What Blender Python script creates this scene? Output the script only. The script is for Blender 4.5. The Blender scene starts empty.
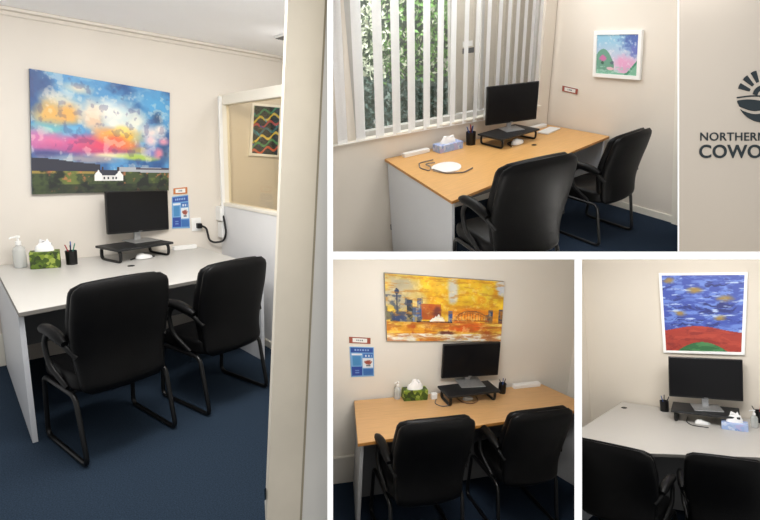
import bpy, bmesh, math, random
import numpy as np
from mathutils import Matrix, Vector, noise
random.seed(7)
PI = math.pi
C = bpy.context.scene.collection
F, CX, CY = 500.0, 380.0, 260.0
PITCH, CAM_H = 0.22, 1.54

# ---------------------------------------------------------------- places
CAMM = Matrix.Translation((0, 0, CAM_H)) @ Matrix.Rotation(-PITCH, 4, 'X')
def frame(rv, t):
    v = Vector(rv)
    R = Matrix.Rotation(v.length, 4, v.normalized())
    return CAMM @ R @ Matrix.Translation(-Vector(t))
PLACES = {
 'A': frame((0.19938, -0.04453, 0.7296), (-0.28159, -4.30475, 1.52948)),
 'B': frame((0.4519, -0.21085, 0.57423), (-2.59277, -3.82656, 2.1789)),
 'C': frame((0.20545, 0.02015, 0.28317), (-0.85982, -3.59007, 2.62516)),
 'D': frame((0.03168, -0.05286, -0.71445), (1.49836, -5.14799, 2.29314)),
 'S': CAMM @ Matrix.Translation((0, 3.0, 0)),
}
# the cell of the border lattice each office stands in (left, right, top, bottom)
CELLS = {'A': (-110, 330.2, -110, 1000), 'B': (330.2, 678.4, -110, 255.5), 'C': (330.2, 578.2, 255.5, 1000),
         'D': (578.2, 880, 255.5, 1000), 'S': (678.4, 880, -110, 255.5)}
OWNER = {}

# ---------------------------------------------------------------- materials
def lin(c):
    return tuple(((x / 255) / 12.92 if x <= 10 else (((x / 255) + .055) / 1.055) ** 2.4) for x in c)
def mat(name, rgb, rough=.5, metal=0., var=.0, scale=8., bump=0., bscale=200., spec=.5, coat=0., stretch=None, emit=0.):
    m = bpy.data.materials.new(name); m.use_nodes = True
    nt = m.node_tree; b = nt.nodes['Principled BSDF']
    c = lin(rgb) + (1,)
    b.inputs['Base Color'].default_value = c
    b.inputs['Roughness'].default_value = rough
    b.inputs['Metallic'].default_value = metal
    b.inputs['Specular IOR Level'].default_value = spec
    b.inputs['Coat Weight'].default_value = coat
    if emit:
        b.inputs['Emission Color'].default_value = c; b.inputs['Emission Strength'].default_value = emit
    tc = nt.nodes.new('ShaderNodeTexCoord'); mp = nt.nodes.new('ShaderNodeMapping')
    nt.links.new(tc.outputs['Object'], mp.inputs['Vector'])
    if stretch: mp.inputs['Scale'].default_value = stretch
    if var:
        n = nt.nodes.new('ShaderNodeTexNoise'); n.inputs['Scale'].default_value = scale; n.inputs['Detail'].default_value = 5
        nt.links.new(mp.outputs[0], n.inputs['Vector'])
        r = nt.nodes.new('ShaderNodeValToRGB')
        r.color_ramp.elements[0].position = .3; r.color_ramp.elements[1].position = .7
        r.color_ramp.elements[0].color = tuple(x * (1 - var) for x in c[:3]) + (1,)
        r.color_ramp.elements[1].color = tuple(min(1, x * (1 + var)) for x in c[:3]) + (1,)
        nt.links.new(n.outputs['Fac'], r.inputs['Fac']); nt.links.new(r.outputs['Color'], b.inputs['Base Color'])
    if bump:
        n2 = nt.nodes.new('ShaderNodeTexNoise'); n2.inputs['Scale'].default_value = bscale; n2.inputs['Detail'].default_value = 3
        nt.links.new(mp.outputs[0], n2.inputs['Vector'])
        bp = nt.nodes.new('ShaderNodeBump'); bp.inputs['Strength'].default_value = bump; bp.inputs['Distance'].default_value = .004
        nt.links.new(n2.outputs['Fac'], bp.inputs['Height']); nt.links.new(bp.outputs['Normal'], b.inputs['Normal'])
    return m
def paint_mat(name, rough=.5):
    m = bpy.data.materials.new(name); m.use_nodes = True
    nt = m.node_tree; b = nt.nodes['Principled BSDF']
    a = nt.nodes.new('ShaderNodeAttribute'); a.attribute_name = 'Col'
    n = nt.nodes.new('ShaderNodeTexNoise'); n.inputs['Scale'].default_value = 90
    bp = nt.nodes.new('ShaderNodeBump'); bp.inputs['Strength'].default_value = .12; bp.inputs['Distance'].default_value = .002
    nt.links.new(n.outputs['Fac'], bp.inputs['Height']); nt.links.new(bp.outputs['Normal'], b.inputs['Normal'])
    nt.links.new(a.outputs['Color'], b.inputs['Base Color']); b.inputs['Roughness'].default_value = rough
    return m
def glass_mat(name, tint=(255, 255, 255), refl=.06):
    m = bpy.data.materials.new(name); m.use_nodes = True
    nt = m.node_tree; nt.nodes.clear()
    o = nt.nodes.new('ShaderNodeOutputMaterial'); t = nt.nodes.new('ShaderNodeBsdfTransparent'); g = nt.nodes.new('ShaderNodeBsdfGlossy')
    t.inputs[0].default_value = lin(tint) + (1,); g.inputs['Roughness'].default_value = .02
    mx = nt.nodes.new('ShaderNodeMixShader'); mx.inputs[0].default_value = refl
    nt.links.new(t.outputs[0], mx.inputs[1]); nt.links.new(g.outputs[0], mx.inputs[2]); nt.links.new(mx.outputs[0], o.inputs[0])
    return m
M = {
 'wallA': mat('cream_wall', (222, 215, 205), .7, var=.025, scale=2, bump=.08, bscale=120),
 'wallB': mat('cream_wall_window_office', (228, 220, 208), .7, var=.02, scale=2, bump=.08, bscale=120),
 'wallC': mat('cream_wall_beech_office', (227, 221, 210), .7, var=.02, scale=2, bump=.08, bscale=120),
 'wallD': mat('cream_wall_grey_office', (222, 213, 199), .7, var=.02, scale=2, bump=.08, bscale=120),
 'partA': mat('pale_grey_partition', (228, 228, 228), .6, var=.02, scale=3),
 'ceil': mat('ceiling_paint', (252, 252, 254), .8, var=.01, scale=3),
 'trim': mat('gloss_trim', (236, 231, 218), .4, var=.015, scale=4),
 'jamb': mat('jamb_paint', (238, 230, 214), .45, var=.03, scale=6),
 'jamb_shadow': mat('rebate_shadow_tone', (176, 166, 146), .5, var=.05, scale=6),  # darker tone paints in the shadow line of the rebate
 'white': mat('white_paint', (246, 246, 244), .5, var=.005, scale=3),
 'lattice': mat('white_border_slab', (235, 233, 229), .8, var=.004, scale=3),
 'edge': mat('white_edge_glow', (255, 255, 255), .6, var=.003, scale=3, emit=.5),  # emission keeps the border edges white; the strip is no lamp
 'carpet': mat('blue_carpet', (40, 53, 68), .95, var=.35, scale=160, bump=.6, bscale=320, spec=.1),
 'carpetB': mat('blue_carpet_dark', (36, 48, 64), .95, var=.3, scale=160, bump=.6, bscale=320, spec=.1),
 'greytop': mat('grey_laminate', (198, 196, 191), .38, var=.04, scale=350),
 'greytopD': mat('grey_laminate_speckled', (190, 186, 180), .38, var=.04, scale=350),
 'greyedge': mat('grey_edge', (120, 117, 112), .5),
 'greypanel': mat('grey_panel', (204, 206, 210), .45, var=.03, scale=300),
 'midpanel': mat('mid_grey_panel', (160, 160, 160), .5, var=.03, scale=300),
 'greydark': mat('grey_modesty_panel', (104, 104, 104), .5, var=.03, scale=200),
 'beech': mat('beech_laminate', (216, 166, 102), .36, var=.09, scale=9, stretch=(.6, 9, 9)),
 'beechC': mat('beech_laminate_pale', (206, 163, 112), .36, var=.08, scale=9, stretch=(.6, 9, 9)),
 'beechedge': mat('beech_edge', (176, 122, 60), .45, var=.1, scale=20),
 'leather': mat('black_leather', (9, 9, 10), .42, var=.15, scale=14, bump=.2, bscale=170, spec=.16),
 'blackplastic': mat('black_plastic', (14, 14, 15), .45, var=.1, scale=40, spec=.3),
 'blackmetal': mat('black_tube', (12, 12, 13), .35, metal=.1, var=.1, scale=20),
 'riser': mat('charcoal_board', (30, 31, 33), .45, var=.12, scale=60),
 'screen': mat('screen_glass', (17, 17, 19), .3, var=.03, scale=3, spec=.25),
 'bezel': mat('bezel_black', (14, 14, 15), .4, var=.05, scale=30),
 'silver': mat('brushed_silver', (176, 177, 178), .35, metal=.6, var=.08, scale=60),
 'plasticwhite': mat('white_plastic', (238, 238, 236), .4, var=.02, scale=20),
 'tissue': mat('tissue_paper', (246, 246, 246), .9, var=.02, scale=20, bump=.3, bscale=60),
 'red': mat('red_plastic', (150, 60, 44), .5, var=.1, scale=30),
 'penblue': mat('blue_pen', (48, 84, 150), .4, var=.05, scale=30), 'penred': mat('red_pen', (160, 46, 50), .4, var=.05, scale=30),
 'penblack': mat('black_pen', (30, 30, 34), .4, var=.05, scale=30), 'pengreen': mat('green_pen', (60, 130, 110), .4, var=.05, scale=30),
 'cable': mat('grey_cable', (112, 104, 100), .5, var=.05, scale=30), 'cableblack': mat('black_cable', (22, 22, 24), .5, var=.05, scale=30),
 'blind': mat('white_blind_fabric', (252, 252, 253), .8, var=.03, scale=90),
 'frame': mat('window_frame_grey', (196, 194, 190), .5, var=.03, scale=10),
 'outwall': mat('outside_wall', (96, 112, 98), .85, var=.1, scale=6, bump=.3, bscale=40),
 'soil': mat('outside_soil', (110, 108, 90), .95, var=.3, scale=12),
 'logo': mat('logo_charcoal', (36, 48, 54), .5, var=.04, scale=10),
 'logowall': mat('logo_wall_beige', (215, 205, 192), .7, var=.015, scale=1.5, bump=.05, bscale=120),
 'paint': paint_mat('painted_canvas', .5), 'print': paint_mat('printed_card', .35),
 'glass': glass_mat('window_glass'), 'glassA': glass_mat('partition_glass', (252, 247, 236), .05),
}
def leafy(name, cols, scale):
    m = bpy.data.materials.new(name); m.use_nodes = True; nt = m.node_tree; b = nt.nodes['Principled BSDF']
    tc = nt.nodes.new('ShaderNodeTexCoord'); n = nt.nodes.new('ShaderNodeTexVoronoi'); n.inputs['Scale'].default_value = scale
    r = nt.nodes.new('ShaderNodeValToRGB'); r.color_ramp.interpolation = 'CONSTANT'
    sp = nt.nodes.new('ShaderNodeSeparateColor')
    for i, c in enumerate(cols):
        if i < 2: e = r.color_ramp.elements[i]
        else: e = r.color_ramp.elements.new(.5)
    for i, c in enumerate(cols):
        e = r.color_ramp.elements[i]; e.position = i / len(cols); e.color = lin(c) + (1,)
    nt.links.new(tc.outputs['Object'], n.inputs['Vector']); nt.links.new(n.outputs['Color'], sp.inputs[0])
    nt.links.new(sp.outputs[0], r.inputs['Fac']); nt.links.new(r.outputs['Color'], b.inputs['Base Color'])
    b.inputs['Roughness'].default_value = .6
    return m
M['leafbox'] = leafy('leaf_print_card', [(62, 84, 22), (118, 140, 40), (44, 60, 20), (150, 166, 74), (84, 108, 30)], 42)
M['bluebox'] = leafy('pale_blue_print_card', [(170, 188, 226), (140, 164, 216), (196, 208, 232), (180, 178, 220), (156, 180, 222)], 40)
def clear_plastic():
    m = bpy.data.materials.new('clear_bottle_plastic'); m.use_nodes = True; nt = m.node_tree; b = nt.nodes['Principled BSDF']
    b.inputs['Base Color'].default_value = lin((214, 218, 216)) + (1,); b.inputs['Roughness'].default_value = .15
    b.inputs['Alpha'].default_value = .45
    return m
M['clear'] = clear_plastic()

# ---------------------------------------------------------------- mesh helpers
def new_obj(name, bm, m, parent=None, smooth=None):
    me = bpy.data.meshes.new(name)
    bmesh.ops.recalc_face_normals(bm, faces=bm.faces)
    bm.to_mesh(me); bm.free()
    for mm in (m if isinstance(m, (list, tuple)) else [m]): me.materials.append(mm)
    o = bpy.data.objects.new(name, me); C.objects.link(o)
    if smooth is not None:
        for p in me.polygons: p.use_smooth = True
        me.set_sharp_from_angle(angle=smooth)
    if parent: o.parent = parent
    return o
def box(bm, c, s, bevel=0., rz=0., seg=2, rot=None):
    mtx = Matrix.Translation(c) @ (rot if rot else Matrix.Rotation(rz, 4, 'Z')) @ Matrix.Diagonal((s[0], s[1], s[2], 1))
    t = bmesh.new(); bmesh.ops.create_cube(t, size=1, matrix=mtx)
    if bevel: bmesh.ops.bevel(t, geom=list(t.edges), offset=bevel, segments=seg, affect='EDGES', profile=.5)
    merge(bm, t)
def merge(bm, t):
    me = bpy.data.meshes.new('tmp'); t.to_mesh(me); t.free(); bm.from_mesh(me); bpy.data.meshes.remove(me)
def prism(bm, pts, z0, z1, bevel=0., seg=2):
    t = bmesh.new(); n = len(pts)
    a = [t.verts.new((p[0], p[1], z0)) for p in pts]; b = [t.verts.new((p[0], p[1], z1)) for p in pts]
    t.faces.new(a[::-1]); t.faces.new(b)
    for i in range(n): t.faces.new((a[i], a[(i + 1) % n], b[(i + 1) % n], b[i]))
    bmesh.ops.recalc_face_normals(t, faces=t.faces)
    if bevel: bmesh.ops.bevel(t, geom=list(t.edges), offset=bevel, segments=seg, affect='EDGES', profile=.5)
    merge(bm, t)
def tube(bm, pts, r, n=10, closed=False, flat=1.0):
    P = [Vector(p) for p in pts]; rings = []; L = len(P)
    up = None
    for i, p in enumerate(P):
        if closed: d = (P[(i + 1) % L] - P[i - 1])
        else: d = (P[min(i + 1, L - 1)] - P[max(i - 1, 0)])
        d.normalize()
        if up is None:
            up = Vector((1, 0, 0)) if abs(d.x) < .8 else Vector((0, 0, 1))
        u = (up - d * up.dot(d)).normalized(); w = d.cross(u); up = u
        rr = r[i] if isinstance(r, (list, tuple)) else r
        rings.append([bm.verts.new(p + (u * math.cos(2 * PI * k / n) * flat + w * math.sin(2 * PI * k / n)) * rr) for k in range(n)])
    for i in range(L if closed else L - 1):
        A, B = rings[i], rings[(i + 1) % L]
        for k in range(n): bm.faces.new((A[k], A[(k + 1) % n], B[(k + 1) % n], B[k]))
    if not closed: bm.faces.new(rings[0][::-1]); bm.faces.new(rings[-1])
def smooth_path(pts, r=.05, n=5):
    P = [Vector(p) for p in pts]; out = [P[0]]
    for i in range(1, len(P) - 1):
        a = (P[i - 1] - P[i]); b = (P[i + 1] - P[i]); q = min(r, a.length * .45, b.length * .45)
        s = P[i] + a.normalized() * q; e = P[i] + b.normalized() * q
        for k in range(n + 1):
            t = k / n; out.append(s * (1 - t) ** 2 + P[i] * 2 * t * (1 - t) + e * t * t)
    out.append(P[-1]); return out
def lathe(bm, prof, c=(0, 0, 0), n=20):
    rings = []
    for r, z in prof: rings.append([bm.verts.new((c[0] + r * math.cos(2 * PI * k / n), c[1] + r * math.sin(2 * PI * k / n), c[2] + z)) for k in range(n)])
    for A, B in zip(rings, rings[1:]):
        for k in range(n): bm.faces.new((A[k], A[(k + 1) % n], B[(k + 1) % n], B[k]))
    bm.faces.new(rings[0][::-1]); bm.faces.new(rings[-1])
def B_(): return bmesh.new()

def put(o, place, loc=(0, 0, 0), rz=0., s=1.):
    OWNER[o.name] = place
    o.matrix_world = PLACES[place] @ Matrix.Translation(loc) @ Matrix.Rotation(rz, 4, 'Z') @ (Matrix.Diagonal((*s, 1)) if isinstance(s, tuple) else Matrix.Scale(s, 4))
    return o
def tag(o, label, cat, group=None):
    o['label'] = label; o['category'] = cat
    if group: o['group'] = group
    return o
def thing(place, name, label, cat, loc=(0, 0, 0), rz=0., s=1., group=None):
    o = bpy.data.objects.new(name, None); C.objects.link(o); o.empty_display_size = .1
    put(o, place, loc, rz, s); tag(o, label, cat, group); return o
def struct(place, name, bm, m, smooth=None):
    o = new_obj(name, bm, m, smooth=smooth); put(o, place); o['kind'] = 'structure'; return o
def copy_tree(o, parent=None):
    c = o.copy(); C.objects.link(c)
    if parent: c.parent = parent; c.matrix_parent_inverse = o.matrix_parent_inverse
    for ch in list(o.children):
        copy_tree(ch, c)
    return c

# ---------------------------------------------------------------- painting helpers (numpy colour fields on a fine grid)
def vnoise(x, y, seed):
    rs = np.random.RandomState(seed); G = rs.rand(64, 64)
    xi = np.floor(x).astype(int); yi = np.floor(y).astype(int); fx = x - xi; fy = y - yi
    fx = fx * fx * (3 - 2 * fx); fy = fy * fy * (3 - 2 * fy)
    g = lambda a, b: G[a % 64, b % 64]
    return (g(xi, yi) * (1 - fx) + g(xi + 1, yi) * fx) * (1 - fy) + (g(xi, yi + 1) * (1 - fx) + g(xi + 1, yi + 1) * fx) * fy
def fbm(x, y, seed, o=4):
    s = 0; a = .5; t = 0
    for i in range(o): s = s + a * vnoise(x * 2 ** i, y * 2 ** i, seed + i); t += a; a *= .55
    return s / t
def mixc(img, mask, col):
    m = np.clip(mask, 0, 1)[..., None]; return img * (1 - m) + np.array(col, float) * m
def blob(u, v, cx, cy, rx, ry, soft=.35, w=None):
    d = np.sqrt(((u - cx) / rx) ** 2 + ((v - cy) / ry) ** 2)
    if w is not None: d = d + (w - .5) * 1.1
    return np.clip((1 - d) / soft, 0, 1)
def rect(u, v, x0, x1, y0, y1): return ((u >= x0) & (u <= x1) & (v >= y0) & (v <= y1)).astype(float)

def panel(name, quad, th, painter, nx, ny, m, parent=None, edge=(225, 225, 220)):
    """flat picture: quad = TL,TR,BR,BL (front face), thickness th going back along the normal; colours per face"""
    TL, TR, BR, BL = [Vector(p) for p in quad]
    nrm = (TR - TL).cross(BL - TL).normalized()     # points away from the viewer side
    bm = B_(); lay = bm.loops.layers.float_color.new('Col')
    uu = (np.arange(nx) + .5) / nx; vv = (np.arange(ny) + .5) / ny
    U, V = np.meshgrid(uu, vv); img = np.clip(painter(U, V), 0, 255) / 255
    img = np.where(img <= .04045, img / 12.92, ((img + .055) / 1.055) ** 2.4)
    g = [[bm.verts.new((TL * (1 - a) + TR * a) * (1 - b) + (BL * (1 - a) + BR * a) * b) for a in [i / nx for i in range(nx + 1)]] for b in [j / ny for j in range(ny + 1)]]
    for j in range(ny):
        for i in range(nx):
            f = bm.faces.new((g[j][i], g[j + 1][i], g[j + 1][i + 1], g[j][i + 1])); c = (*img[j, i], 1)
            for l in f.loops: l[lay] = c
    e = lin(edge) + (1,)
    ft = [bm.verts.new(p) for p in (TL, TR, BR, BL)]; bk = [bm.verts.new(p + nrm * th) for p in (TL, TR, BR, BL)]
    for i in range(4):
        f = bm.faces.new((ft[i], ft[(i + 1) % 4], bk[(i + 1) % 4], bk[i]))
        for l in f.loops: l[lay] = e
    f = bm.faces.new(bk)
    for l in f.loops: l[lay] = e
    me = bpy.data.meshes.new(name); bm.to_mesh(me); bm.free(); me.materials.append(m)
    o = bpy.data.objects.new(name, me); C.objects.link(o)
    if parent: o.parent = parent
    return o
def frame_ring(bm, quad, w, th, out=0.0):
    """picture frame: bars of width w outside the quad"""
    TL, TR, BR, BL = [Vector(p) for p in quad]; nrm = (TR - TL).cross(BL - TL).normalized()
    c = (TL + TR + BR + BL) / 4; x = (TR - TL).normalized(); y = (TL - BL).normalized()
    I = [TL, TR, BR, BL]; O = [TL - x * w + y * w, TR + x * w + y * w, BR + x * w - y * w, BL - x * w - y * w]
    f = -nrm * out
    vI = [bm.verts.new(p + f) for p in I]; vO = [bm.verts.new(p + f) for p in O]
    bI = [bm.verts.new(p + nrm * th) for p in I]; bO = [bm.verts.new(p + nrm * th) for p in O]
    for i in range(4):
        j = (i + 1) % 4
        bm.faces.new((vI[i], vI[j], vO[j], vO[i])); bm.faces.new((vO[i], vO[j], bO[j], bO[i]))
        bm.faces.new((vI[j], vI[i], bI[i], bI[j])); bm.faces.new((bI[i], bI[j], bO[j], bO[i]))

def p_clouds(u, v):
    img = np.zeros(u.shape + (3,)); w = fbm(u * 5, v * 4, 3); w2 = fbm(u * 8, v * 8, 9); w3 = fbm(u * 16, v * 13, 31)
    img[:] = (84, 146, 196)
    img = mixc(img, (w - .45) * 4, (46, 84, 140)); img = mixc(img, (w2 - .55) * 4, (136, 182, 206)); img = mixc(img, blob(u, v, .02, .1, .14, .16, .8, w2) * .7, (50, 70, 120))
    for cx, cy, rx, ry, c in [(.9, .18, .16, .16, (84, 160, 208)), (.2, .22, .14, .07, (206, 204, 188)), (.3, .1, .12, .05, (212, 206, 186)), (.12, .33, .10, .1, (228, 176, 92)), (.24, .33, .09, .09, (236, 172, 86)),
        (.1, .47, .14, .05, (116, 186, 186)), (.05, .57, .1, .10, (196, 108, 166)), (.17, .57, .13, .08, (220, 116, 156)),
        (.38, .62, .30, .07, (156, 66, 126)), (.28, .56, .16, .08, (206, 90, 146)), (.45, .57, .2, .1, (220, 74, 104)), (.66, .56, .14, .08, (206, 100, 90)),
        (.40, .27, .10, .12, (228, 216, 196)), (.44, .36, .10, .1, (222, 190, 160)), (.60, .28, .15, .14, (240, 238, 226)), (.70, .36, .13, .14, (226, 228, 214)), (.55, .36, .09, .08, (246, 240, 224)),
        (.53, .47, .12, .08, (238, 160, 86)), (.66, .48, .14, .09, (242, 182, 62)), (.58, .53, .1, .06, (232, 104, 78)), (.62, .42, .08, .05, (248, 214, 120)),
        (.86, .42, .09, .08, (232, 214, 208)), (.92, .38, .05, .06, (238, 226, 216)), (.84, .50, .06, .06, (226, 196, 200)), (.95, .5, .05, .04, (220, 150, 170)), (.28, .45, .06, .035, (104, 176, 212)),
        (.9, .27, .05, .07, (58, 82, 116)), (.97, .62, .06, .08, (66, 84, 120)), (.76, .6, .08, .04, (168, 150, 96)), (.6, .66, .28, .03, (228, 220, 178)), (.74, .665, .17, .035, (166, 192, 84)),
        (.86, .61, .08, .05, (120, 126, 186)), (.92, .62, .04, .05, (216, 130, 150)), (.10, .67, .16, .04, (72, 76, 130)), (.34, .70, .3, .035, (150, 146, 156))]:
        img = mixc(img, blob(u, v, cx, cy, rx * 1.2, ry * 1.25, .75, .5 + (w2 - .5) * .8) * .95, c)
    img = mixc(img, np.clip((w3 - .62) * 5, 0, .3), (60, 60, 110)); img = mixc(img, np.clip((.38 - w3) * 5, 0, .35), (244, 232, 214))
    img = mixc(img, ((v > .695 + .10 * u + .02 * (w - .5)) & (u < .46)) * 1., (44, 46, 60)); img = mixc(img, (v > .765) & (u > .6), (170, 174, 180))
    img = mixc(img, ((v > .755 + .02 * w) & (v < .785) & (u > .73)) * 1., (74, 66, 84))
    g = v > .795 + .02 * w + .03 * np.clip(u - .6, 0, 1); img = mixc(img, g * 1., (64, 78, 46)); img = mixc(img, g * (v < .83) * (u < .42), (150, 130, 66))
    img = mixc(img, g * np.clip((w3 - .5) * 7, 0, 1), (28, 36, 30)); img = mixc(img, g * np.clip((w2 - .6) * 8, 0, .8), (112, 124, 58)); img = mixc(img, g * np.clip((fbm(u * 28, v * 24, 77) - .66) * 9, 0, .7), (196, 116, 76))
    img = mixc(img, (v > .92) * np.clip((w2 - .3) * 3, 0, .6), (30, 34, 36))
    img = mixc(img, rect(u, v, .43, .61, .84, .895), (222, 222, 218)); img = mixc(img, rect(u, v, .46, .60, .79, .845), (50, 54, 64))
    for gx in (.445, .60): img = mixc(img, ((v > .795 + abs(u - gx) * 1.6) & (v < .895) & (abs(u - gx) < .027)) * 1., (236, 236, 232))
    for gx in (.468, .585): img = mixc(img, rect(u, v, gx, gx + .014, .765, .80), (60, 50, 50))
    for gx in (.48, .51, .545, .57): img = mixc(img, rect(u, v, gx, gx + .012, .855, .88), (40, 44, 54))
    return img
def p_harbour(u, v):
    w = fbm(u * 7, v * 5, 5); w2 = fbm(u * 14, v * 9, 15); w3 = fbm(u * 5, v * 22, 55)
    img = np.zeros(u.shape + (3,)); img[:] = (232, 186, 40)
    img = mixc(img, (w - .5) * 4, (240, 208, 60)); img = mixc(img, (w2 - .55) * 5, (226, 160, 30))
    img = mixc(img, blob(u, v, .1, .25, .26, .35, .6, w), (196, 184, 150)); img = mixc(img, blob(u, v, .55, .2, .06, .35, .6, w2), (206, 204, 190)); img = mixc(img, blob(u, v, .97, .12, .06, .2, .6, w2), (200, 206, 214))
    img = mixc(img, blob(u, v, .25, .35, .12, .25, .6, w2) * .8, (222, 196, 120)); img = mixc(img, blob(u, v, .42, .12, .1, .15, .6, w2) * .8, (236, 190, 60))
    img = mixc(img, blob(u, v, .75, .55, .35, .14, .6, w2), (222, 130, 30)); img = mixc(img, rect(u, v, .28, .45, .42, .66) * (.6 + .4 * w2), (176, 70, 36))
    img = mixc(img, blob(u, v, .42, .55, .05, .1, .5, w2), (120, 60, 50))
    bt = v > .68; img = mixc(img, bt * 1., (226, 160, 46)); img = mixc(img, bt * (w3 - .42) * 4, (236, 200, 90)); img = mixc(img, bt * (w2 - .55) * 6, (190, 90, 30))
    img = mixc(img, blob(u, v, .68, .76, .2, .12, .6, w3), (214, 96, 30)); img = mixc(img, (v > .88) * np.clip((w - .35) * 4, 0, 1), (234, 228, 214)); img = mixc(img, blob(u, v, .5, .86, .08, .03, .5, w2), (110, 60, 50))
    img = mixc(img, rect(u, v, .03, .27, .56, .70) * np.clip((w2 - .3) * 4, 0, 1), (46, 62, 96))
    for x0, x1, y0, c in [(.17, .215, .36, (50, 58, 66)), (.215, .25, .46, (120, 140, 170)), (.255, .29, .34, (70, 92, 140)), (.07, .13, .56, (54, 70, 110)), (.13, .17, .55, (70, 80, 110)), (.87, .91, .48, (56, 66, 100)), (.965, 1., .46, (80, 70, 80)), (.515, .55, .52, (62, 84, 140)), (.84, .88, .56, (90, 80, 80))]:
        img = mixc(img, rect(u, v, x0, x1, y0, .70) * (.55 + .45 * (w2 > .4)), c)
    img = mixc(img, rect(u, v, .083, .096, .2, .6), (50, 60, 80)); img = mixc(img, blob(u, v, .09, .25, .022, .05, .3), (46, 62, 96))
    img = mixc(img, rect(u, v, .25, .55, .68, .705), (60, 50, 50))
    for cx, h in ((.385, .06), (.41, .09), (.435, .12), (.46, .08)):
        img = mixc(img, ((v > .69 - h * np.clip(1 - abs(u - cx) / .028, 0, 1) ** .6 * 1.) & (v < .69) & (abs(u - cx) < .028)) * 1., (240, 238, 230))
    a = (u - .72) / .155; arc = .70 - .19 * np.sqrt(np.clip(1 - a * a, 0, 1)); m = (abs(a) < 1)
    img = mixc(img, m * (abs(v - arc) < .014), (146, 84, 40)); img = mixc(img, m * (abs(v - arc - .035) < .008) * (v < .68), (170, 100, 44))
    img = mixc(img, m * (v > arc) * (v < .66) * (np.sin(u * 260) > .75), (150, 84, 36)); img = mixc(img, rect(u, v, .55, .88, .655, .675), (156, 76, 36))
    img = mixc(img, np.clip((fbm(u * 26, v * 18, 8) - .6) * 6, 0, .4), (246, 226, 160))
    img = mixc(img, np.clip((fbm(u * 12, v * 30, 18) - .55) * 5, 0, .5), (196, 124, 34)); img = mixc(img, (v > .3) * (v < .7) * (u < .3) * np.clip((fbm(u * 22, v * 14, 28) - .5) * 6, 0, .7), (60, 74, 104))
    img = mixc(img, (v > .68) * np.clip((fbm(u * 9, v * 26, 38) - .52) * 6, 0, .6), (176, 92, 36))
    return img * (.84 + .30 * fbm(u * 9, v * 7, 48))[..., None]
def p_hills(u, v):
    w = fbm(u * 6, v * 6, 4); w2 = fbm(u * 14, v * 14, 6); img = np.zeros(u.shape + (3,)); img[:] = (150, 198, 222)
    img = mixc(img, (v - .15) * 1.6, (222, 206, 224)); img = mixc(img, blob(u, v, 1., .12, .5, .42, .7, w2), (86, 110, 178)); img = mixc(img, blob(u, v, .92, .38, .12, .18, .6, w2), (108, 120, 190))
    img = mixc(img, blob(u, v, .7, .75, .32, .35, .7, w), (228, 168, 206)); img = mixc(img, np.clip((w2 - .6) * 4, 0, .5), (238, 232, 238))
    h = .36 + ((u - .17) / .24) ** 2 * .3; img = mixc(img, ((v > h) & (u < .45)) * 1., (110, 160, 140))
    h2 = .86 - .1 * np.cos(u * 5) + .12 * (u < .3) - np.clip(u - .75, 0, 1) * .9; img = mixc(img, (v > h2) * 1., (126, 184, 156)); img = mixc(img, ((v > h2) & (u > .7) & (v < h2 + .08)) * 1., (70, 140, 110))
    img = mixc(img, (v > .8) * np.clip((w2 - .5) * 5, 0, .7), (170, 206, 196)); img = mixc(img, blob(u, v, .18, .6, .1, .1, .4, w2), (206, 120, 170)); img = mixc(img, blob(u, v, .16, .72, .05, .05, .4, w2), (60, 96, 80)); img = mixc(img, blob(u, v, .4, .7, .05, .05, .4, w2), (90, 110, 120))
    img = mixc(img, blob(u, v, .36, .86, .1, .04, .4, w2), (226, 190, 200))
    return img
def p_blue(u, v):
    # plain abstract: loose blue strokes over a red band with a green rise
    w = fbm(u * 4, v * 5, 21); w2 = fbm(u * 7 + 3 * w, v * 26, 23); w3 = fbm(u * 5, v * 34 + 6 * w, 41)
    img = np.zeros(u.shape + (3,)); img[:] = (62, 82, 168)
    img = mixc(img, (w2 - .48) * 7, (104, 132, 206)); img = mixc(img, (w3 - .56) * 8, (38, 48, 112)); img = mixc(img, (fbm(u * 6, v * 40, 61) - .64) * 9, (176, 196, 226))
    for cx, cy, rx, ry in ((.1, .07, .1, .05), (.42, .2, .13, .05), (.78, .3, .12, .055), (.22, .5, .12, .045), (.72, .56, .1, .045)):
        img = mixc(img, blob(u, v, cx, cy, rx, ry, .8, w2) * .85, (170, 134, 52))
    r = v > .71 + .04 * np.sin(u * 5 + 2.5); img = mixc(img, r * 1., (166, 58, 46)); img = mixc(img, r * np.clip((w2 - .5) * 5, 0, .6), (128, 40, 38)); img = mixc(img, r * np.clip((w3 - .55) * 5, 0, .5), (196, 84, 62))
    gr = v > .88 + ((u - .5) / .3) ** 2 * .1; img = mixc(img, gr * 1., (52, 108, 66)); img = mixc(img, gr * np.clip((w2 - .5) * 6, 0, .7), (86, 146, 90))
    return img
def p_waves(u, v):
    img = np.zeros(u.shape + (3,)); img[:] = (34, 40, 36); a = fbm(u * 3, v * 3, 2)
    for i, c in enumerate([(60, 130, 84), (214, 190, 50), (186, 70, 60), (56, 110, 120), (226, 200, 70), (80, 150, 90), (200, 96, 60)]):
        y = .1 + i * .135 + .05 * np.sin(u * 12 + i * 1.7) - (u - .5) * .16; img = mixc(img, (abs(v - y) < .026) * 1., c)
        y = .16 + i * .135 + .06 * np.sin(u * 8 + i * 2.6) + (u - .5) * .3; img = mixc(img, (abs(v - y) < .015) * (a > .45), tuple(int(x * .8) for x in c[::-1]))
    return img
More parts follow.
